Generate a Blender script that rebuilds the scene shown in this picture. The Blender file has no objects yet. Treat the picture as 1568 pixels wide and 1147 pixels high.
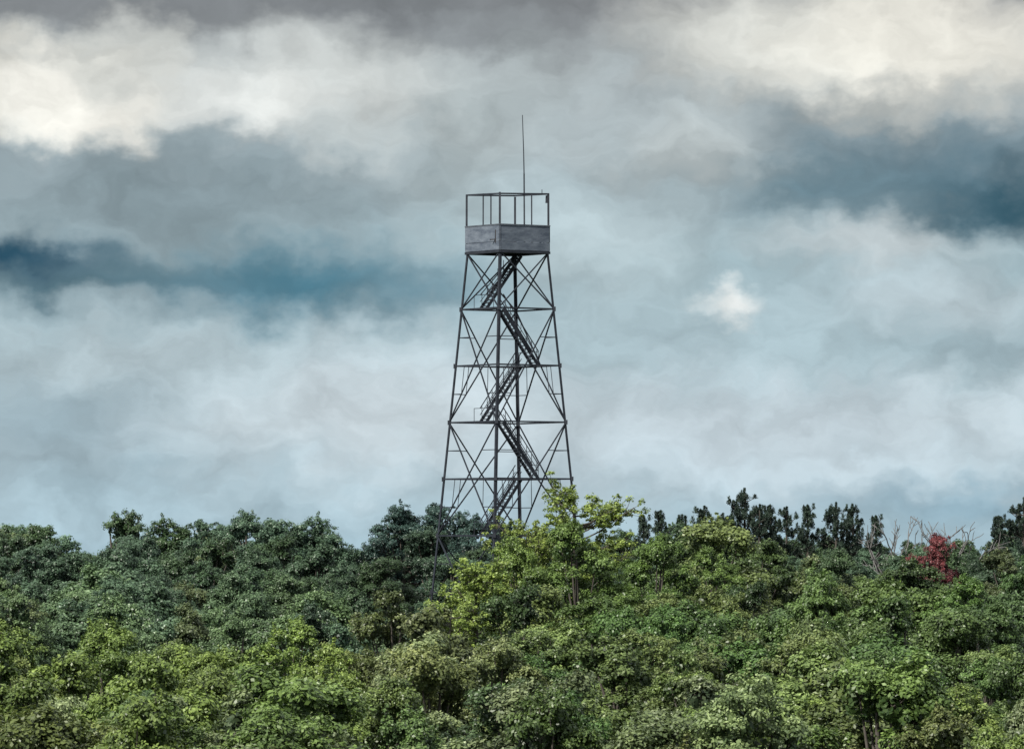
import bpy, math, random
import numpy as np
from mathutils import Vector, Matrix

random.seed(7)
scene = bpy.context.scene

def lin(c):
    out = []
    for v in c:
        v = v / 255.0
        out.append(v / 12.92 if v <= 0.04045 else ((v + 0.055) / 1.055) ** 2.4)
    return tuple(out) + (1.0,)

# ------------------------------------------------------------------ materials
def new_mat(name):
    m = bpy.data.materials.new(name)
    m.use_nodes = True
    nt = m.node_tree
    return m, nt, nt.nodes["Principled BSDF"], nt.nodes["Material Output"]

def foliage_material(name, rough=0.42, transl=0.2):
    m, nt, bsdf, out = new_mat(name)
    N, L = nt.nodes, nt.links
    oi = N.new("ShaderNodeObjectInfo")
    at = N.new("ShaderNodeAttribute"); at.attribute_name = "leafvar"; at.attribute_type = 'GEOMETRY'
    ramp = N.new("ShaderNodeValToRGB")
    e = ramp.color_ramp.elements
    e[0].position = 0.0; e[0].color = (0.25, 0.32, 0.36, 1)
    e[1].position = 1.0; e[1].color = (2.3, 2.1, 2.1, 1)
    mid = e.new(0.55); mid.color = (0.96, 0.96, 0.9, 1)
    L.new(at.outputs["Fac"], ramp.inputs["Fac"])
    mx = N.new("ShaderNodeMix"); mx.data_type = 'RGBA'; mx.blend_type = 'MULTIPLY'
    mx.inputs[0].default_value = 1.0
    L.new(oi.outputs["Color"], mx.inputs[6]); L.new(ramp.outputs["Color"], mx.inputs[7])
    col = mx.outputs[2]
    L.new(col, bsdf.inputs["Base Color"])
    bsdf.inputs["Roughness"].default_value = rough
    bsdf.inputs["Specular IOR Level"].default_value = 0.5
    tr = N.new("ShaderNodeBsdfTranslucent"); L.new(col, tr.inputs["Color"])
    ms = N.new("ShaderNodeMixShader"); ms.inputs[0].default_value = transl
    L.new(bsdf.outputs[0], ms.inputs[1]); L.new(tr.outputs[0], ms.inputs[2])
    L.new(ms.outputs[0], out.inputs["Surface"])
    return m

def noise_material(name, c1, c2, scale, rough, stretch=(1, 1, 1), detail=6, metallic=0.0, bump=0.0):
    m, nt, bsdf, out = new_mat(name)
    N, L = nt.nodes, nt.links
    tc = N.new("ShaderNodeTexCoord"); mp = N.new("ShaderNodeMapping")
    mp.inputs["Scale"].default_value = stretch
    L.new(tc.outputs["Object"], mp.inputs["Vector"])
    nz = N.new("ShaderNodeTexNoise"); nz.inputs["Scale"].default_value = scale
    nz.inputs["Detail"].default_value = detail; nz.inputs["Roughness"].default_value = 0.65
    L.new(mp.outputs[0], nz.inputs["Vector"])
    r = N.new("ShaderNodeValToRGB"); e = r.color_ramp.elements
    e[0].position = 0.35; e[0].color = tuple(c1) + (1,)
    e[1].position = 0.68; e[1].color = tuple(c2) + (1,)
    L.new(nz.outputs["Fac"], r.inputs["Fac"]); L.new(r.outputs["Color"], bsdf.inputs["Base Color"])
    bsdf.inputs["Roughness"].default_value = rough
    bsdf.inputs["Metallic"].default_value = metallic
    if bump:
        b = N.new("ShaderNodeBump"); b.inputs["Strength"].default_value = bump
        L.new(nz.outputs["Fac"], b.inputs["Height"]); L.new(b.outputs[0], bsdf.inputs["Normal"])
    return m

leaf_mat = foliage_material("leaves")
needle_mat = foliage_material("needles", 0.6, 0.1)
bark_mat = noise_material("bark", (0.05, 0.042, 0.035), (0.13, 0.115, 0.1), 6, 0.9, (1, 1, 0.25))
deadwood_mat = noise_material("dead_wood", (0.10, 0.10, 0.10), (0.22, 0.21, 0.2), 6, 0.9)
ground_mat = noise_material("forest_floor", (0.018, 0.026, 0.010), (0.05, 0.05, 0.022), 0.35, 0.95, bump=0.2)
steel_mat = noise_material("weathered_steel", (0.008, 0.012, 0.020), (0.028, 0.034, 0.048), 1.6, 0.7)
wood_mat = noise_material("weathered_boards", (0.070, 0.090, 0.125), (0.180, 0.212, 0.258), 1.1, 0.8, (1, 1, 3.0))
frame_mat = noise_material("painted_frame", (0.010, 0.014, 0.023), (0.034, 0.040, 0.055), 2.0, 0.7)
trim_mat = noise_material("painted_trim", (0.05, 0.06, 0.08), (0.13, 0.15, 0.18), 2.0, 0.7)
concrete_mat = noise_material("concrete", (0.2, 0.2, 0.19), (0.34, 0.33, 0.31), 3.0, 0.9)
rust_mat = noise_material("rust", (0.012, 0.010, 0.010), (0.04, 0.026, 0.02), 8.0, 0.9)

# ------------------------------------------------------------------ terrain
YS = [-400, -60, 10, 60, 120, 180, 230, 280, 330, 380, 420, 450, 485, 560, 700, 900, 20000]
ZS = [20, 27.0, 28.2, 24.0, 17.6, 16.6, 17.3, 18.7, 20.4, 22.5, 24.0, 25.0, 25.0, 16.0, 4.0, 0.0, 0.0]
def ground_z(x, y):
    z = np.interp(y, YS, ZS)
    z = z + 1.9 * np.exp(-((x - 7) / 9.0) ** 2 - ((y - 350) / 28.0) ** 2)
    z = z + 0.9 * np.exp(-((x - 30) / 16.0) ** 2 - ((y - 385) / 40.0) ** 2)
    z = z - 1.8 * np.exp(-((x + 10) / 6.0) ** 2 - ((y - 330) / 45.0) ** 2)
    z = z + 0.45 * np.sin(x * 0.21 + y * 0.05) * np.exp(-(y / 900.0) ** 2)
    return z

def build_ground():
    xs = np.concatenate([-np.geomspace(9000, 80, 14), np.linspace(-75, 75, 61), np.geomspace(80, 9000, 14)])
    ys = np.concatenate([np.linspace(-400, 0, 9), np.linspace(8, 600, 149), np.geomspace(615, 14000, 22)])
    X, Y = np.meshgrid(xs, ys)
    Z = ground_z(X, Y)
    V = np.stack([X.ravel(), Y.ravel(), Z.ravel()], 1)
    nx, ny = len(xs), len(ys)
    F = [(j * nx + i, j * nx + i + 1, (j + 1) * nx + i + 1, (j + 1) * nx + i) for j in range(ny - 1) for i in range(nx - 1)]
    me = bpy.data.meshes.new("ground"); me.from_pydata(V.tolist(), [], F)
    me.polygons.foreach_set("use_smooth", [True] * len(F))
    me.materials.append(ground_mat)
    ob = bpy.data.objects.new("ground", me); scene.collection.objects.link(ob)
build_ground()

# ------------------------------------------------------------------ tree building
class TreeMesh:
    def __init__(self):
        self.V = []; self.F = []; self.M = []; self.A = []; self.n = 0
    def tube(self, pts, radii, sides=6):
        pts = [np.array(p, float) for p in pts]
        rings = []
        for i, p in enumerate(pts):
            d = pts[min(i + 1, len(pts) - 1)] - pts[max(i - 1, 0)]
            d /= (np.linalg.norm(d) + 1e-9)
            a = np.cross(d, [0.3, 0.9, 0.1]); a /= (np.linalg.norm(a) + 1e-9)
            b = np.cross(d, a)
            t = np.arange(sides) * 2 * math.pi / sides
            rings.append(p + radii[i] * (np.cos(t)[:, None] * a + np.sin(t)[:, None] * b))
        V = np.concatenate(rings); F = []
        for k in range(len(pts) - 1):
            for s in range(sides):
                s2 = (s + 1) % sides
                F.append((k * sides + s, k * sides + s2, (k + 1) * sides + s2, (k + 1) * sides + s))
        F = np.array(F) + self.n
        self.V.append(V); self.F.append(F); self.M.append(np.zeros(len(F), int)); self.A.append(np.full(len(F), .5))
        self.n += len(V)
    def leaves(self, P, Nrm, Ax, length, width, var):
        n = len(P)
        Nrm = Nrm / (np.linalg.norm(Nrm, axis=1, keepdims=True) + 1e-9)
        Ax = Ax - (Ax * Nrm).sum(1, keepdims=True) * Nrm
        Ax = Ax / (np.linalg.norm(Ax, axis=1, keepdims=True) + 1e-9)
        B = np.cross(Nrm, Ax)
        l = length[:, None]; w = width[:, None]
        v = np.stack([P - Ax * l * .5, P + B * w * .5 + Ax * l * .08, P + Ax * l * .5, P - B * w * .5 + Ax * l * .08], 1).reshape(-1, 3)
        F = np.arange(4 * n).reshape(n, 4) + self.n
        self.V.append(v); self.F.append(F); self.M.append(np.ones(n, int)); self.A.append(var)
        self.n += 4 * n
    def mesh(self, name, mats):
        V = np.concatenate(self.V); F = np.concatenate(self.F); M = np.concatenate(self.M); A = np.concatenate(self.A)
        me = bpy.data.meshes.new(name)
        me.vertices.add(len(V)); me.vertices.foreach_set("co", V.astype(np.float32).ravel())
        me.loops.add(F.size); me.loops.foreach_set("vertex_index", F.astype(np.int32).ravel())
        me.polygons.add(len(F))
        me.polygons.foreach_set("loop_start", (np.arange(len(F)) * 4).astype(np.int32))
        me.polygons.foreach_set("loop_total", np.full(len(F), 4, np.int32))
        for m in mats: me.materials.append(m)
        me.polygons.foreach_set("material_index", M.astype(np.int32))
        at = me.attributes.new("leafvar", 'FLOAT', 'FACE'); at.data.foreach_set("value", A.astype(np.float32))
        me.update(calc_edges=True); me.validate()
        return me

def unit_rand(rng, n):
    v = rng.normal(size=(n, 3)); return v / np.linalg.norm(v, axis=1, keepdims=True)

def clump(T, rng, c, r, n, lobe_dir, lsize, cv, flat=0.8, jit=.5):
    """a spray of leaves: ragged shell around the twig end with stray shoots reaching out of it"""
    u = unit_rand(rng, n)
    u[:, 2] = np.where(u[:, 2] < -.3, -u[:, 2], u[:, 2])
    k = 7
    sh = unit_rand(rng, k) + lobe_dir * .5 + np.array([0, 0, .35]); sh /= np.linalg.norm(sh, axis=1, keepdims=True)
    which = rng.integers(0, k, n); pull = rng.random(n) < .45
    us = sh[which] + .28 * rng.normal(size=(n, 3)); us /= np.linalg.norm(us, axis=1, keepdims=True)
    u = np.where(pull[:, None], us, u)
    rad = r * np.where(pull, rng.uniform(.5, 1.5, n), .55 + .55 * rng.uniform(0, 1, n))
    off = u * rad[:, None]
    off[:, 2] *= flat
    P = c + off
    Nn = 0.9 * u + 0.3 * lobe_dir + np.array([0, 0, 0.4]) + jit * rng.normal(size=(n, 3))
    Ax = u * .7 + 0.7 * rng.normal(size=(n, 3)) + np.array([0, 0, -0.15])
    ln = lsize * rng.uniform(.65, 1.35, n)
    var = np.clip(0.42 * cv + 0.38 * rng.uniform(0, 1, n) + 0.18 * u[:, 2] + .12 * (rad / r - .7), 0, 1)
    T.leaves(P, Nn, Ax, ln, ln * .6, var)

def broadleaf(seed, H=6.8, R=2.7, base=0.35, dens=1.0, lsize=0.13, spires=6, cs=1.0, name="broadleaf"):
    rng = np.random.default_rng(seed); T = TreeMesh()
    bend = rng.normal(size=2) * .25
    tp = [(0, 0, -0.5), (bend[0] * .3, bend[1] * .3, H * .25), (bend[0], bend[1], H * .55), (bend[0] * 1.3, bend[1] * 1.3, H * .8)]
    T.tube(tp, [.2, .16, .11, .04], 7)
    lobes = []
    asym = rng.uniform(0, 6.28)
    def ring(k, r0, r1, z0, z1, s0, s1, jit):
        a0 = rng.uniform(0, 6.28)
        for i in range(k):
            if rng.random() < .1: continue
            a = a0 + i * 6.283 / k + rng.normal() * jit
            rr = R * rng.uniform(r0, r1) * (1 + .16 * math.cos(a - asym))
            lobes.append((np.array([math.cos(a) * rr, math.sin(a) * rr, H * (rng.uniform(z0, z1) + .04 * math.cos(a - asym * 1.7))]), R * rng.uniform(s0, s1)))
    ring(rng.integers(7, 9), .6, .84, base + .03, base + .22, .2, .34, .25)
    ring(rng.integers(6, 9), .42, .68, .5, .68, .2, .33, .3)
    ring(rng.integers(4, 6), .15, .42, .7, .86, .18, .31, .4)
    lobes.append((np.array([rng.normal() * .3, rng.normal() * .3, H * .9]), R * .2))
    for c, lr in lobes:
        st = np.array([bend[0] * .7, bend[1] * .7, H * rng.uniform(.25, .5)])
        midp = (st + c) / 2 + np.array([0, 0, -.25])
        T.tube([st, midp, c], [.08, .055, .025], 5)
        outw = np.array([c[0], c[1], (c[2] - H * .45) * 1.2]); outw /= np.linalg.norm(outw) + 1e-6
        nc = int(10 * (lr / .8) ** 1.5 / cs ** 1.3) + 3
        lv = rng.uniform(0, 1)
        for j in range(nc):
            d = unit_rand(rng, 1)[0] + outw * .7; d /= np.linalg.norm(d)
            if d[2] < -0.25: d[2] *= -1
            pc = c + d * lr * rng.uniform(.6, 1.3) * np.array([1, 1, .95])
            cr = rng.uniform(.18, .42) * cs
            cv = .45 * rng.uniform(0, 1) + .55 * lv
            n = int(175 * dens * (cr / .33) ** 2 * (.13 / lsize) ** 1.3)
            clump(T, rng, pc, cr, n, d, lsize, cv)
            if rng.random() < .4:
                T.tube([c, (c + pc) / 2 + np.array([0, 0, -.05]), pc], [.025, .016, .006], 4)
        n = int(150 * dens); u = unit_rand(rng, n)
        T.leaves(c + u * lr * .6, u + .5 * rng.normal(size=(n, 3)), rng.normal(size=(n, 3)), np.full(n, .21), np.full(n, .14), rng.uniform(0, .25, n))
    for i in range(spires):
        c, lr = lobes[rng.integers(len(lobes) // 2, len(lobes))]
        o = rng.normal(size=2) * lr * .6
        b = c + np.array([o[0], o[1], lr * .7]); hh = rng.uniform(.3, .7)
        T.tube([b, b + np.array([rng.normal() * .08, rng.normal() * .08, hh])], [.02, .006], 4)
        for q in range(5):
            f = q / 4
            clump(T, rng, b + np.array([rng.normal() * .05, rng.normal() * .05, hh * f]), .17 * (1 - .6 * f), int(32 * (1 - .4 * f)), np.array([0, 0, 1.]), lsize, rng.uniform(.3, .9), 1.0)
    return T.mesh(name, [bark_mat, leaf_mat]), H

def sparse_tree(seed, H=11.0, R=3.0, name="sparse", lsize=.13, nb=34):
    """open-crowned tree: long visible limbs with separated leafy sprays"""
    rng = np.random.default_rng(seed); T = TreeMesh()
    T.tube([(0, 0, -.5), (.1, 0, H * .35), (0, .1, H * .65), (.1, 0, H * .9)], [.24, .18, .11, .03], 7)
    for i in range(nb):
        f = rng.uniform(.3, .88); st = np.array([0.05, .05, H * f])
        a = rng.uniform(0, 6.28)
        ln = R * rng.uniform(.45, 1.0) * (1.05 - .4 * max(0, f - .5) / .4)
        up = rng.uniform(.25, .9)
        en = st + np.array([math.cos(a) * ln, math.sin(a) * ln, up * ln * .7])
        en[2] = min(en[2], H * rng.uniform(.84, 1.0))
        m1 = st * .6 + en * .4 + np.array([0, 0, -.15])
        T.tube([st, m1, en], [.05, .035, .018], 5)
        for q in range(11):
            t = rng.uniform(.35, 1.0)
            p = m1 + (en - m1) * t + rng.normal(size=3) * .28
            T.tube([m1 + (en - m1) * t * .85, p], [.018, .008], 4)
            clump(T, rng, p, rng.uniform(.12, .26), 58, np.array([0, 0, 1.]), lsize, rng.uniform(.3, 1), .8, .55)
    return T.mesh(name, [bark_mat, leaf_mat]), H

def pine(seed, H=9.0, R=1.7, name="pine"):
    rng = np.random.default_rng(seed); T = TreeMesh()
    T.tube([(0, 0, -.5), (.05, 0, H * .5), (0, .05, H * .97)], [.2, .14, .04], 7)
    z = H * .3
    while z < H * .95:
        f = (z / H - .3) / .7
        L0 = R * (1 - f) ** .8 + .2
        for i in range(rng.integers(3, 6)):
            if rng.random() < .1: continue
            a = rng.uniform(0, 6.28); ln = L0 * rng.uniform(.45, 1.3)
            up = rng.uniform(.15, .6)
            st = np.array([0, 0, z]); en = st + np.array([math.cos(a) * ln, math.sin(a) * ln, ln * up])
            T.tube([st, (st + en) / 2 + np.array([0, 0, -.06]), en], [.04, .03, .016], 4)
            nq = max(2, int(ln * 3.3))
            for q in range(nq):
                t = rng.uniform(.35, 1.0) if q else 1.0
                p = st + (en - st) * t + rng.normal(size=3) * .07
                hh = rng.uniform(.22, .62)      # upright candle of needles
                n = 80; u = unit_rand(rng, n); u[:, 2] = np.abs(u[:, 2]) * 1.6 + .4
                zz = rng.uniform(0, 1, n)
                off = rng.normal(size=(n, 3)) * (.10 - .07 * zz)[:, None]; off[:, 2] = -.05 + hh * zz
                T.leaves(p + off + u * .04, rng.normal(size=(n, 3)), u, np.full(n, .21), np.full(n, .055), np.clip(rng.uniform(0, 1, n) * .5 + rng.uniform(0, .5), 0, 1))
        z += rng.uniform(.28, .48)
    for q in range(8):
        p = np.array([0, 0, H * (.9 + .0145 * q)]); n = 40; u = unit_rand(rng, n); u[:, 2] = np.abs(u[:, 2]) * 1.6
        T.leaves(p + u * .07, rng.normal(size=(n, 3)), u, np.full(n, .25 - .014 * q), np.full(n, .06), rng.uniform(0, 1, n))
    return T.mesh(name, [bark_mat, needle_mat]), H

def dead(seed, H=8.0, name="dead"):
    rng = np.random.default_rng(seed); T = TreeMesh()
    def grow(p, d, ln, r, lev):
        pts = [p]; rad = [r]
        for i in range(3):
            d = d + rng.normal(size=3) * .14; d[2] += .05; d /= np.linalg.norm(d)
            p = p + d * ln / 3; pts.append(p); rad.append(r * (1 - .1 * (i + 1)))
        T.tube(pts, rad, 5)
        if lev < 4:
            for i in range(rng.integers(2, 4)):
                nd = d + unit_rand(rng, 1)[0] * .75; nd[2] = abs(nd[2]) + .15; nd /= np.linalg.norm(nd)
                grow(pts[rng.integers(2, 4)], nd, ln * rng.uniform(.5, .72), max(rad[-1] * .78, .022), lev + 1)
    grow(np.array([0, 0, -.5]), np.array([0.02, 0, 1.]), H * .45, .15, 0)
    me = T.mesh(name, [deadwood_mat])
    co = np.array([v.co[2] for v in me.vertices])
    return me, float(co.max())

# variants -----------------------------------------------------------------
#          R    base  spires lsize  clump  dens
SPEC = [(2.8, .20, 1, .13, 1.0, 1.0), (3.2, .20, 0, .16, 1.25, .95), (2.5, .2, 6, .11, .8, 1.0), (2.9, .18, 2, .14, .9, .9),
        (2.3, .18, 8, .12, .75, 1.0), (3.3, .22, 0, .13, 1.35, 1.0), (2.7, .20, 2, .17, 1.05, .85), (3.0, .2, 4, .12, .85, .95),
        (2.5, .15, 3, .15, 1.2, .8), (3.1, .2, 1, .12, .7, 1.0)]
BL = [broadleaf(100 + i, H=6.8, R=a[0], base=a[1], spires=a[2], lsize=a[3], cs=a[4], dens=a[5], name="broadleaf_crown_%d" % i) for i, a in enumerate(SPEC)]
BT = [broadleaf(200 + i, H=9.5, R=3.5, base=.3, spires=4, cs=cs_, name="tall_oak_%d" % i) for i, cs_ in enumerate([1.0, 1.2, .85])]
SP = [sparse_tree(5, 11.0, 3.7, nb=40), sparse_tree(6, 8.5, 2.2)]
PN = [pine(20 + i, 9.5, rr) for i, rr in enumerate([2.6, 1.1, 1.6, .9])]
DD = [dead(40 + i, 8.0) for i in range(3)]

def place(variant, name, x, y, top=None, scale=None, color=(.06, .1, .03), wide=1.0, parent=None, tall=1.0):
    me, H = variant
    g = float(ground_z(x, y))
    sz = (top - g) / H if top is not None else scale
    ob = bpy.data.objects.new(name, me)
    ob.location = (x, y, g)
    s = sz if top is None else max(.8, min(1.15, sz))
    ob.scale = (s * wide, s * wide, sz * tall)
    ob.rotation_euler = (0, 0, random.uniform(0, 6.283))
    ob.color = tuple(color) + (1,)
    scene.collection.objects.link(ob)
    if parent: ob.parent = parent
    return ob

# ------------------------------------------------------------------ named trees
DK = (.066, .118, .050); HAZE_TEAL = (.092, .160, .102); MID = (.128, .205, .054); LIME = (.220, .305, .074)  # the teal one has distance haze painted into its leaf colour
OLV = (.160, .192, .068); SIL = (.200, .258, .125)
HAZE_BACK = (.052, .100, .085)  # trees behind the tower: bluish haze painted into the leaf colour
named = []
def nt_(v, name, x, y, top, col, wide=1.0, keep=2.4):
    place(v, name, x, y, top=top, color=col, wide=wide); named.append((x, y, keep))

# centre group in front of the tower
nt_(SP[0], "oak_tree", 3.6, 344, 34.9, (.20, .275, .065), 1.05)
nt_(SP[0], "oak_tree", .9, 342, 32.8, (.20, .27, .065), .82)
nt_(BT[0], "oak_tree", 3.8, 338, 32.2, MID, 1.0)
nt_(BT[1], "oak_tree", 7.8, 340, 31.4, (.12, .20, .05), 1.0)
nt_(BT[1], "oak_tree", .5, 335, 31.2, (.18, .27, .07), .8)
nt_(SP[1], "birch_tree", -1.9, 331, 30.4, LIME, 1.0)
nt_(SP[1], "birch_tree", -3.3, 318, 28.2, LIME, 1.0)
nt_(BT[0], "oak_tree", 11.8, 346, 30.8, MID, 1.0)
# large single crowns standing out of the slope
for (x, y_, z, v, c) in [(-10.7, 280, 27.3, 0, (.18, .27, .065)), (-18.4, 276, 27.2, 1, (.18, .265, .07)), (-6.2, 300, 28.6, 2, (.105, .138, .048)), (6.9, 290, 27.8, 0, (.11, .205, .062)),
                         (13.2, 262, 27.3, 1, (.18, .245, .09)), (7.4, 246, 26.4, 2, (.16, .232, .07)), (23.8, 322, 29.2, 0, (.105, .19, .048)), (19.4, 366, 30.6, 1, (.08, .135, .062)),
                         (2.2, 226, 25.2, 2, (.09, .17, .05)), (-4.8, 232, 25.4, 1, (.14, .2, .06)), (17.0, 222, 25.4, 0, (.185, .26, .07)), (-14.2, 226, 25.2, 2, (.075, .14, .05)), (30.5, 352, 30.4, 2, (.085, .158, .052))]:
    nt_(BT[v], "oak_tree", x, y_, z, c, 1.0, 2.8)
# ridge-line broadleaves behind / beside the tower
ridge = [(-37.8, 32.6, 4, DK), (-34.6, 32.7, 3, DK), (-28.6, 33.7, 2, DK), (-26.0, 33.1, 7, DK), (-22.8, 32.9, 9, HAZE_TEAL),
         (-19.6, 33.7, 2, HAZE_TEAL), (-16.9, 33.1, 3, HAZE_TEAL), (-14.3, 33.2, 7, HAZE_TEAL), (-8.4, 34.1, 7, HAZE_BACK), (-5.9, 34.1, 9, HAZE_BACK), (-3.2, 33.6, 2, HAZE_BACK), (-.5, 33.0, 6, HAZE_BACK),
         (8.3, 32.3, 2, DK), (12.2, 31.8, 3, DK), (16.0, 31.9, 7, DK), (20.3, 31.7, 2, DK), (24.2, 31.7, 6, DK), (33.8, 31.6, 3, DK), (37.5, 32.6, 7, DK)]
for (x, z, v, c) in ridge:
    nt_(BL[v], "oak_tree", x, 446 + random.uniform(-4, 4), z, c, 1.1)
# pines on the right
for i, (x, z) in enumerate([(10.8, 33.6), (13.9, 33.9), (16.9, 35.2), (18.7, 34.0), (20.1, 33.9), (21.5, 34.0), (23.6, 34.2), (24.9, 34.1), (37.0, 34.5), (35.4, 33.2), (15.3, 33.4), (26.2, 33.2), (12.4, 33.3), (17.9, 34.0), (9.6, 33.2)]):
    nt_(PN[0] if i in (2, 6, 8) else PN[1 + i % 3], "pine_tree", x, 437 + random.uniform(-4, 4), z, (.028, .052, .036), 1.0, 1.2)
# red maple and dead snags
nt_(BL[9], "red_maple_tree", 26.9, 384, 31.6, (.18, .050, .055), .66, 3.6)
for i, (x, z) in enumerate([(26.6, 33.3), (28.4, 33.2), (30.9, 33.2), (32.4, 32.8)]):
    nt_(DD[i % 3], "dead_tree", x, 422 + i, z, (1, 1, 1), 1.0, 1.0)

# ------------------------------------------------------------------ forest mass
forest = bpy.data.objects.new("forest", None); scene.collection.objects.link(forest)
TX, TY = -0.30, 400.0
y = 172.0
cnt = 0
def lerp(a, b, t): return tuple(a[i] + (b[i] - a[i]) * t for i in range(3))
while y < 505:
    half = y * .085 + 12
    x = -half + random.uniform(0, 4)
    while x < half:
        xx = x + random.uniform(-1.2, 1.2); yy = y + random.uniform(-3, 3)
        x += random.uniform(4.2, 6.2)
        if math.hypot(xx - TX, yy - TY) < 7.0: continue
        if any(math.hypot(xx - a, (yy - b)) < r for a, b, r in named): continue
        bearing = xx / yy
        s = random.choice([random.uniform(.70, .9), random.uniform(.9, 1.08), random.uniform(1.04, 1.26)])
        if yy > 395:
            s = random.uniform(.92, 1.12) if bearing < -.012 else random.uniform(.78, .97)
            if -.077 < bearing < -.066 or -.031 < bearing < -.021: s = random.uniform(.72, .86)
        if 300 < yy < 402 and -9 < xx < -1.0: s = random.uniform(.58, .72)
        if 380 < yy < 430 and -9 < xx < -3: continue
        if 345 < yy < 395 and .064 < bearing < .076: s = random.uniform(.66, .76)
        u = random.random()
        if yy > 385: c = lerp(DK, HAZE_TEAL, u)  # far trees: tint carries painted haze, no volume in the air
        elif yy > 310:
            c = lerp(HAZE_TEAL, (.135, .212, .085), u) if bearing < -.012 else lerp(DK, MID, u)
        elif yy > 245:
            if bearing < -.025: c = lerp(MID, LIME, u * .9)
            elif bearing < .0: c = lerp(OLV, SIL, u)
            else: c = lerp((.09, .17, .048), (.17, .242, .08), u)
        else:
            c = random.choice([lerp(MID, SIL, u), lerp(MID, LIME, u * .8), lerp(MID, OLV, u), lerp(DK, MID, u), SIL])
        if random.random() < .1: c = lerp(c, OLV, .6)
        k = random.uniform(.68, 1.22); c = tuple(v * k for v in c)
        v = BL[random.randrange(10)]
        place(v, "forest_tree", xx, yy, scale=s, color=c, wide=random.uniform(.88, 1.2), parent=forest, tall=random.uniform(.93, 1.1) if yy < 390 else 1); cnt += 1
    y += 7.6
print("forest trees", cnt)

# ------------------------------------------------------------------ tower
class Solid:
    def __init__(self): self.V = []; self.F = []
    def beam(self, p, q, w, h=None, up=(0, 0, 1)):
        h = h or w
        p = Vector(p); q = Vector(q); d = (q - p).normalized()
        up = Vector(up)
        if abs(d.dot(up)) > .97: up = Vector((1, 0, 0))
        a = d.cross(up).normalized(); b = a.cross(d).normalized()
        n = len(self.V)
        for e in (p, q):
            for sa, sb in ((-1, -1), (1, -1), (1, 1), (-1, 1)):
                self.V.append(tuple(e + a * (sa * w / 2) + b * (sb * h / 2)))
        self.F += [(n, n + 1, n + 2, n + 3), (n + 7, n + 6, n + 5, n + 4), (n, n + 4, n + 5, n + 1), (n + 1, n + 5, n + 6, n + 2), (n + 2, n + 6, n + 7, n + 3), (n + 3, n + 7, n + 4, n)]
    def make(self, name, mat, parent):
        me = bpy.data.meshes.new(name); me.from_pydata(self.V, [], self.F); me.materials.append(mat); me.update()
        ob = bpy.data.objects.new(name, me); scene.collection.objects.link(ob); ob.parent = parent
        return ob

tower = bpy.data.objects.new("fire_lookout_tower", None)
scene.collection.objects.link(tower)
GZ = 24.2
tower.location = (TX, TY, GZ)
TH = math.radians(-10.5)
BAY = 3.755; NB = 7
TOPZ = BAY * NB
def RR(z): return 2.76 + (TOPZ - z) / BAY * .397
def corner(k, z, r=None):
    r = RR(z) if r is None else r
    a = TH + k * math.pi / 2
    return Vector((math.cos(a) * r, math.sin(a) * r, z))
legs = Solid(); br = Solid(); foot = Solid()
for k in range(4):
    a = TH + k * math.pi / 2
    for off in (-1, 1):   # angle iron: two plates meeting at the corner
        face = a + off * math.pi * .75
        t = Vector((math.cos(face), math.sin(face), 0)) * .075
        p = corner(k, -.6); q = corner(k, TOPZ)
        legs.beam(p + t, q + t, .03, .165, up=tuple(Vector((math.cos(face), math.sin(face), 0.001))))
    b = corner(k, 0)
    foot.beam(b + Vector((0, 0, -1.6)), b + Vector((0, 0, .2)), .8)
lev = [TOPZ - i * BAY for i in range(NB + 1)]
def P(k, z): return corner(k, z)
for k in range(4):
    k2 = (k + 1) % 4
    for z in lev[1:-1]:
        br.beam(P(k, z), P(k2, z), .10)
    panels = [(lev[0], lev[1])] + [(lev[i], lev[i + 2]) for i in (1, 3, 5)]
    for pi, (zt, zb) in enumerate(panels):
        A, B_, C, D = P(k, zt), P(k2, zt), P(k, zb), P(k2, zb)
        br.beam(A, D, .076); br.beam(B_, C, .070)
        if pi > 0:
            for f in (.25, .75):
                for (L0, L1, X0, X1) in ((A, C, B_, D), (B_, D, A, C)):
                    leg = L0 + (L1 - L0) * f
                    if f < .5: dg = L0 + (X1 - L0) * f
                    else: dg = X0 + (L1 - X0) * f
                    br.beam(leg, dg, .052)
                    if f > .5:
                        ml = L0 + (L1 - L0) * .5
                        mo = X0 + (X1 - X0) * .5
                        top_ = ml + (mo - ml) * ((dg - leg).length / (mo - ml).length)
                        br.beam(dg, top_, .046)
for k in range(4):
    for z in lev[1:-1]:
        c = P(k, z)
        br.beam(c + Vector((0, 0, -.15)), c + Vector((0, 0, .15)), .2)
for z in (lev[2], lev[4], lev[6]):
    br.beam(P(0, z - .03), P(2, z - .03), .05)
legs.make("legs", steel_mat, tower); br.make("bracing", steel_mat, tower); foot.make("footings", concrete_mat, tower)

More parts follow.
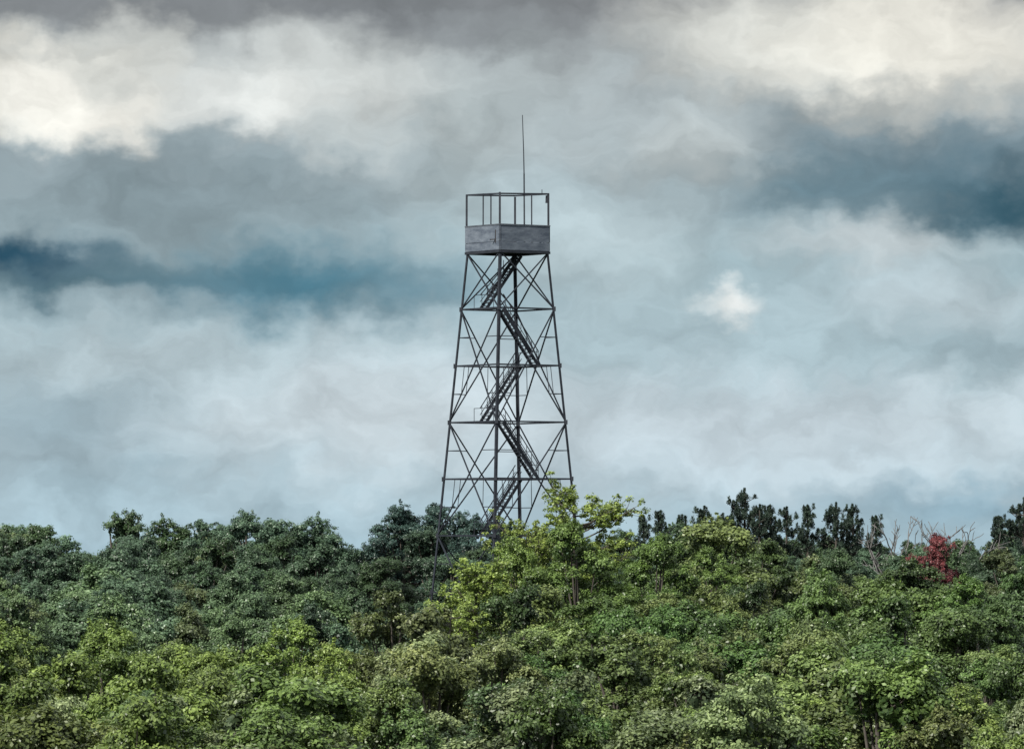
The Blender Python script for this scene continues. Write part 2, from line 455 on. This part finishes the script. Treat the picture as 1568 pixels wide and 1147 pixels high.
# stairs
st = Solid(); rails = Solid(); land = Solid()
FA = TH + math.pi / 4
ux = Vector((math.cos(FA), math.sin(FA), 0)); uy = Vector((-math.sin(FA), math.cos(FA), 0))
HL = 1.42
for i in range(NB):
    zt, zb = lev[i] , lev[i + 1]
    side = .78 if i % 2 == 0 else -.78
    sgn = 1 if i % 2 == 0 else -1
    hi = ux * (sgn * HL) + uy * side; lo = ux * (-sgn * HL) + uy * side
    hi = hi + Vector((0, 0, zt - (.15 if i == 0 else 0))); lo = lo + Vector((0, 0, zb))
    if i % 2 == 1: hi = hi + ux * .3; lo = lo + ux * .3
    for w in (-.36, .36):
        st.beam(hi + uy * w, lo + uy * w, .06, .2)
        rails.beam(hi + uy * w + Vector((0, 0, .95 if i else .2)), lo + uy * w + Vector((0, 0, .95)), .05)
        rails.beam(hi + uy * w + Vector((0, 0, .5 if i else .1)), lo + uy * w + Vector((0, 0, .5)), .035)
        for f in (0.06, .2, .34, .5, .66, .8, .95):
            b = hi + (lo - hi) * f + uy * w
            rails.beam(b, b + Vector((0, 0, .95 if (f > .2 or i) else .3)), .045)
    ns = 17
    for s in range(1, ns):
        c = hi + (lo - hi) * (s / ns)
        st.beam(c - uy * .34 , c + uy * .34, .25, .05)
    if i < NB - 1:
        e = ux * (-sgn * (HL + (.2 if i % 2 == 0 else .0)))
        z = zb - .03
        a = e - uy * 1.14 + Vector((0, 0, z)); b = e + uy * 1.14 + Vector((0, 0, z))
        land.beam(a, b, .6, .07)
        out = ux * (-sgn * .28)
        rails.beam(a + out + Vector((0, 0, .95)), b + out + Vector((0, 0, .95)), .04)
        for f in (0, 1):
            p = a + (b - a) * f + out
            rails.beam(p, p + Vector((0, 0, .95)), .04)
st.make("stairs", steel_mat, tower); rails.make("stair_railings", steel_mat, tower); land.make("stair_landings", steel_mat, tower)

# cab
WZ0 = TOPZ + .06; WZ1 = TOPZ + 1.72; CZ = TOPZ + 3.88
RW = 2.87; RF = 2.78
floor = Solid(); walls = Solid(); fr = Solid(); mark = Solid(); trim = Solid()
fs = RW * math.sqrt(2)
c0 = (corner(0, TOPZ, RW) + corner(1, TOPZ, RW)) / 2; c1 = (corner(2, TOPZ, RW) + corner(3, TOPZ, RW)) / 2
floor.beam(c0 + Vector((0, 0, .09)), c1 + Vector((0, 0, .09)), fs - .12, .1)
for k in range(4):
    p = corner(k, TOPZ, RW - .03); q = corner((k + 1) % 4, TOPZ, RW - .03)
    floor.beam(p + Vector((0, 0, -.03)), q + Vector((0, 0, -.03)), .14, .16)
    d = (q - p).normalized()
    z = WZ0
    for b, bh in enumerate((.56, 1.10)):
        zc = z + bh / 2; z += bh
        a_ = corner(k, zc, RW); b_ = corner((k + 1) % 4, zc, RW)
        jig = random.uniform(-.012, .012)
        n_ = Vector((-d.y, d.x, 0)) * jig
        walls.beam(a_ + d * .03 + n_, b_ - d * .03 + n_, .035, bh - .035)
    trim.beam(corner(k, WZ1 + .03, RW - .02), corner((k + 1) % 4, WZ1 + .03, RW - .02), .12, .08)
    fr.beam(corner(k, TOPZ, RW - .1), corner(k, CZ, RF - .02), .14)
    m0 = (corner(k, WZ0, RW - .1) + corner((k + 1) % 4, WZ0, RW - .1)) / 2
    m1 = (corner(k, CZ, RF - .02) + corner((k + 1) % 4, CZ, RF - .02)) / 2
    fr.beam(m0, m1, .09)
    sag = [0.0, .08, -.02, -.1][k]; sag2 = [0.0, .08, -.02, -.1][(k + 1) % 4]
    fr.beam(corner(k, CZ + sag, RF), corner((k + 1) % 4, CZ + sag2, RF), .11, .10)
for f in (-.6, -.2, .2, .6):
    o = uy * (f * 2.0)
    floor.beam(o - ux * 1.9 + Vector((0, 0, -.09)), o + ux * 1.9 + Vector((0, 0, -.09)), .07, .16)
cn = corner(3, 0, RW + .04); cl = corner(2, 0, RW + .04)
pm = cn + (cl - cn) * .12
mark.beam(pm + Vector((0, 0, TOPZ + .55)), pm + Vector((.02, 0, TOPZ + 1.4)), .11, .05)
mark.beam(pm + Vector((.1, 0, TOPZ + .78)), pm + Vector((-.35, 0, TOPZ + .74)), .05, .06)
cr = corner(0, 0, RF - .12)
fr.beam(cr + Vector((0, 0, CZ - .1)), cr + Vector((-.02, 0, CZ - .6)), .2, .16)
fr.beam(corner(0, CZ + .02, RF - .45), corner(0, CZ + .3, RF - .45), .05)
floor.make("cab_floor", steel_mat, tower); walls.make("cab_walls", wood_mat, tower); fr.make("cab_frame", frame_mat, tower); mark.make("cab_wall_damage", rust_mat, tower)
trim.make("cab_cap_rail", trim_mat, tower)
# antenna
an = TreeMesh()
a0 = Vector((1.12, -.9, TOPZ + 1.6))
an.tube([a0, a0 + Vector((-.02, 0, 3.6))], [.055, .05], 8)
an.tube([a0 + Vector((-.02, 0, 3.6)), a0 + Vector((-.05, 0, 5.1)), a0 + Vector((-.13, 0, 7.5))], [.042, .036, .026], 6)
am = an.mesh("antenna", [frame_mat]); ao = bpy.data.objects.new("antenna", am); scene.collection.objects.link(ao); ao.parent = tower
an2 = Solid(); an2.beam(a0 + Vector((-.45, 0, 2.3)), a0 + Vector((.1, 0, 2.3)), .05); an2.make("antenna_bracket", frame_mat, tower)

# ------------------------------------------------------------------ sky
world = bpy.data.worlds.new("World"); scene.world = world; world.use_nodes = True
nt = world.node_tree; N, L = nt.nodes, nt.links
bg = N["Background"]
def math_(op, a, b=None, c=None):
    n = N.new("ShaderNodeMath"); n.operation = op
    for i, v in enumerate((a, b, c)):
        if v is None: continue
        if isinstance(v, (int, float)): n.inputs[i].default_value = v
        else: L.new(v, n.inputs[i])
    return n.outputs[0]
def vmath(op, a, b=None):
    n = N.new("ShaderNodeVectorMath"); n.operation = op
    for i, v in enumerate((a, b)):
        if v is None: continue
        if isinstance(v, tuple): n.inputs[i].default_value = v
        else: L.new(v, n.inputs[i])
    return n.outputs["Value"] if op == 'LENGTH' else n.outputs["Vector"]
def mixc(f, a, b, mode='MIX'):
    n = N.new("ShaderNodeMix"); n.data_type = 'RGBA'; n.blend_type = mode
    for i, v in ((0, f), (6, a), (7, b)):
        if isinstance(v, (int, float, tuple)): n.inputs[i].default_value = v
        else: L.new(v, n.inputs[i])
    return n.outputs[2]
def noise(vec, scale, detail, rough, out="Fac", dims='2D'):
    n = N.new("ShaderNodeTexNoise"); n.noise_dimensions = dims
    L.new(vec, n.inputs["Vector"])
    n.inputs["Scale"].default_value = scale; n.inputs["Detail"].default_value = detail
    n.inputs["Roughness"].default_value = rough
    return n.outputs[0] if out == "Fac" else n.outputs["Color"]
def maprange(v, a, b, c, d, interp='SMOOTHSTEP'):
    n = N.new("ShaderNodeMapRange"); n.interpolation_type = interp
    L.new(v, n.inputs[0])
    for i, q in enumerate((a, b, c, d)): n.inputs[i + 1].default_value = q
    return n.outputs[0]
SUN_EL = math.radians(43); SUN_ROT = math.radians(218)
sky = N.new("ShaderNodeTexSky"); sky.sky_type = 'NISHITA'; sky.sun_disc = False
sky.sun_elevation = SUN_EL; sky.sun_rotation = SUN_ROT
skyc = mixc(1.0, sky.outputs[0], (.1, .1, .1, 1), 'MULTIPLY')
tc = N.new("ShaderNodeTexCoord")
sep = N.new("ShaderNodeSeparateXYZ"); L.new(tc.outputs["Generated"], sep.inputs[0])
K = 9225.0   # sky map unit: 1/9225 rad
az = math_('MULTIPLY', math_('ARCTAN2', sep.outputs[0], sep.outputs[1]), K)
el = math_('MULTIPLY', sep.outputs[2], K)
comb = N.new("ShaderNodeCombineXYZ"); L.new(az, comb.inputs[0]); L.new(el, comb.inputs[1])
P0 = comb.outputs[0]
Pw = vmath('ADD', vmath('MULTIPLY', P0, (1 / 260., 1 / 190., 1)), (3.3, 1.7, 0.))
w1 = vmath('MULTIPLY', vmath('SUBTRACT', noise(Pw, 1.0, 1.0, .5, "Color"), (.5, .5, .5)), (150, 60, 0))
w2 = vmath('MULTIPLY', vmath('SUBTRACT', noise(Pw, 3.2, 4.0, .52, "Color"), (.5, .5, .5)), (105, 90, 0))
PW = vmath('ADD', vmath('ADD', P0, w1), w2)
sp2 = N.new("ShaderNodeSeparateXYZ"); L.new(PW, sp2.inputs[0])
ramp = N.new("ShaderNodeValToRGB")
rows = [(-40, (162, 188, 200)), (40, (166, 192, 204)), (110, (178, 200, 210)), (210, (190, 205, 212)), (310, (175, 196, 204)), (460, (157, 180, 188)), (610, (164, 179, 185)), (760, (166, 175, 178)), (850, (140, 144, 147)), (1000, (132, 137, 141)), (1500, (165, 172, 176))]
lo_, hi_ = -40, 1500
els = ramp.color_ramp.elements
els[0].position = 0; els[0].color = lin(rows[0][1]); els[1].position = 1; els[1].color = lin(rows[-1][1])
for r_, c_ in rows[1:-1]:
    q = els.new((r_ - lo_) / (hi_ - lo_)); q.color = lin(c_)
L.new(maprange(sp2.outputs[1], lo_, hi_, 0, 1, 'LINEAR'), ramp.inputs[0])
col = ramp.outputs[0]
# cloud map: azimuth, elevation, half-widths, colour, strength, edge (0 soft .. .8 crisp)
blobs = [
 (-534, 560, 520, 150, (124, 141, 148), .78, 0),
 (520, 690, 330, 80, (130, 144, 150), .65, 0),
 (640, 600, 480, 105, (84, 112, 126), .85, 0),
 (420, 575, 330, 60, (104, 133, 146), .75, 0),
 (770, 550, 260, 60, (44, 82, 98), .92, 0),
 (-330, 425, 450, 80, (68, 118, 138), .92, 0),
 (-690, 425, 330, 65, (76, 108, 122), .85, 0),
 (-770, 468, 210, 48, (32, 74, 96), .95, 0),
 (-620, 385, 230, 40, (152, 170, 177), .65, .1),
 (-730, 210, 280, 120, (136, 160, 171), .75, 0),
 (720, 320, 280, 70, (145, 167, 176), .6, 0),
 (680, 95, 330, 50, (122, 157, 175), .65, 0),
 (-650, 110, 260, 60, (152, 178, 190), .5, 0),
 (480, 300, 260, 50, (162, 185, 193), .5, 0),
 (-80, 690, 260, 170, (184, 194, 195), .6, 0),
 (-60, 560, 120, 160, (160, 176, 180), .4, 0),
 (270, 630, 180, 100, (198, 206, 206), .65, .1),
 (116, 490, 260, 140, (192, 208, 213), .65, 0),
 (560, 480, 230, 55, (200, 209, 212), .75, .1),
 (640, 400, 260, 70, (190, 203, 209), .6, .1),
 (-190, 240, 330, 140, (204, 216, 222), .8, 0),
 (-600, 315, 360, 60, (178, 193, 199), .65, .1),
 (380, 190, 480, 130, (197, 211, 219), .7, 0),
 (-200, 850, 700, 75, (120, 125, 129), .85, 0),
 (-640, 865, 420, 72, (126, 131, 135), .85, 0),
 (-60, 800, 200, 60, (134, 140, 144), .7, 0),
 (-790, 725, 210, 95, (226, 226, 218), .95, .4),
 (-640, 705, 185, 90, (240, 239, 231), .97, .45),
 (-575, 765, 90, 80, (216, 219, 214), .7, .45),
 (-330, 735, 270, 100, (214, 219, 217), .88, .25),
 (-400, 700, 130, 60, (228, 231, 228), .7, .2),
 (-270, 650, 110, 60, (204, 212, 212), .6, .25),
 (400, 800, 270, 110, (220, 222, 216), .88, .25),
 (640, 790, 290, 125, (236, 234, 224), .93, .25),
 (640, 700, 230, 40, (160, 166, 166), .5, 0),
 (320, 388, 80, 36, (234, 237, 235), .9, 0),
]
for (a, e_, sa, se, c_, stg, edge) in blobs:
    q = vmath('LENGTH', vmath('MULTIPLY', vmath('SUBTRACT', PW, (a, e_, 0.)), (1 / sa, 1 / se, 0.)))
    f = maprange(q, 1.15, edge, 0.0, stg)
    col = mixc(f, col, lin(c_))
tex = noise(vmath('MULTIPLY', PW, (1 / 160., 1 / 90., 1)), 1.0, 4.0, .55)
tone = maprange(tex, .25, .75, .83, 1.19, 'LINEAR')
tn = N.new("ShaderNodeCombineXYZ")
for i in range(3): L.new(tone, tn.inputs[i])
col = mixc(1.0, col, tn.outputs[0], 'MULTIPLY')
cl = noise(tc.outputs["Generated"], 3.0, 2.0, .6, "Fac", '3D')
hi_c = mixc(maprange(cl, .35, .55, .35, .95), skyc, (.70, .72, .74, 1))
far = maprange(el, 1400, 3500, 0, 1)
col = mixc(far, col, hi_c)
below = maprange(el, -60, -400, 0, 1)
col = mixc(below, col, (.05, .07, .05, 1))
L.new(col, bg.inputs[0]); bg.inputs[1].default_value = 1.0
world.cycles.sampling_method = 'MANUAL'; world.cycles.sample_map_resolution = 256

# sun
sd = bpy.data.lights.new("sun", 'SUN'); sd.energy = 4.9; sd.angle = math.radians(2.0); sd.color = (1, .96, .87)
so = bpy.data.objects.new("sun", sd); scene.collection.objects.link(so)
dirv = Vector((math.sin(SUN_ROT) * math.cos(SUN_EL), math.cos(SUN_ROT) * math.cos(SUN_EL), math.sin(SUN_EL)))
so.rotation_euler = dirv.to_track_quat('Z', 'Y').to_euler()
so.location = (-40, -40, 90)

# camera
cd = bpy.data.cameras.new("camera"); cam = bpy.data.objects.new("camera", cd); scene.collection.objects.link(cam)
cd.sensor_fit = 'HORIZONTAL'; cd.sensor_width = 36; cd.lens = 211.8
cd.clip_start = 1.0; cd.clip_end = 30000
cam.location = (0, 0, 30); cam.rotation_euler = (math.radians(90 + 1.776), 0, 0)
scene.camera = cam
scene.view_settings.view_transform = 'Standard'; scene.view_settings.look = 'None'; scene.view_settings.exposure = 0
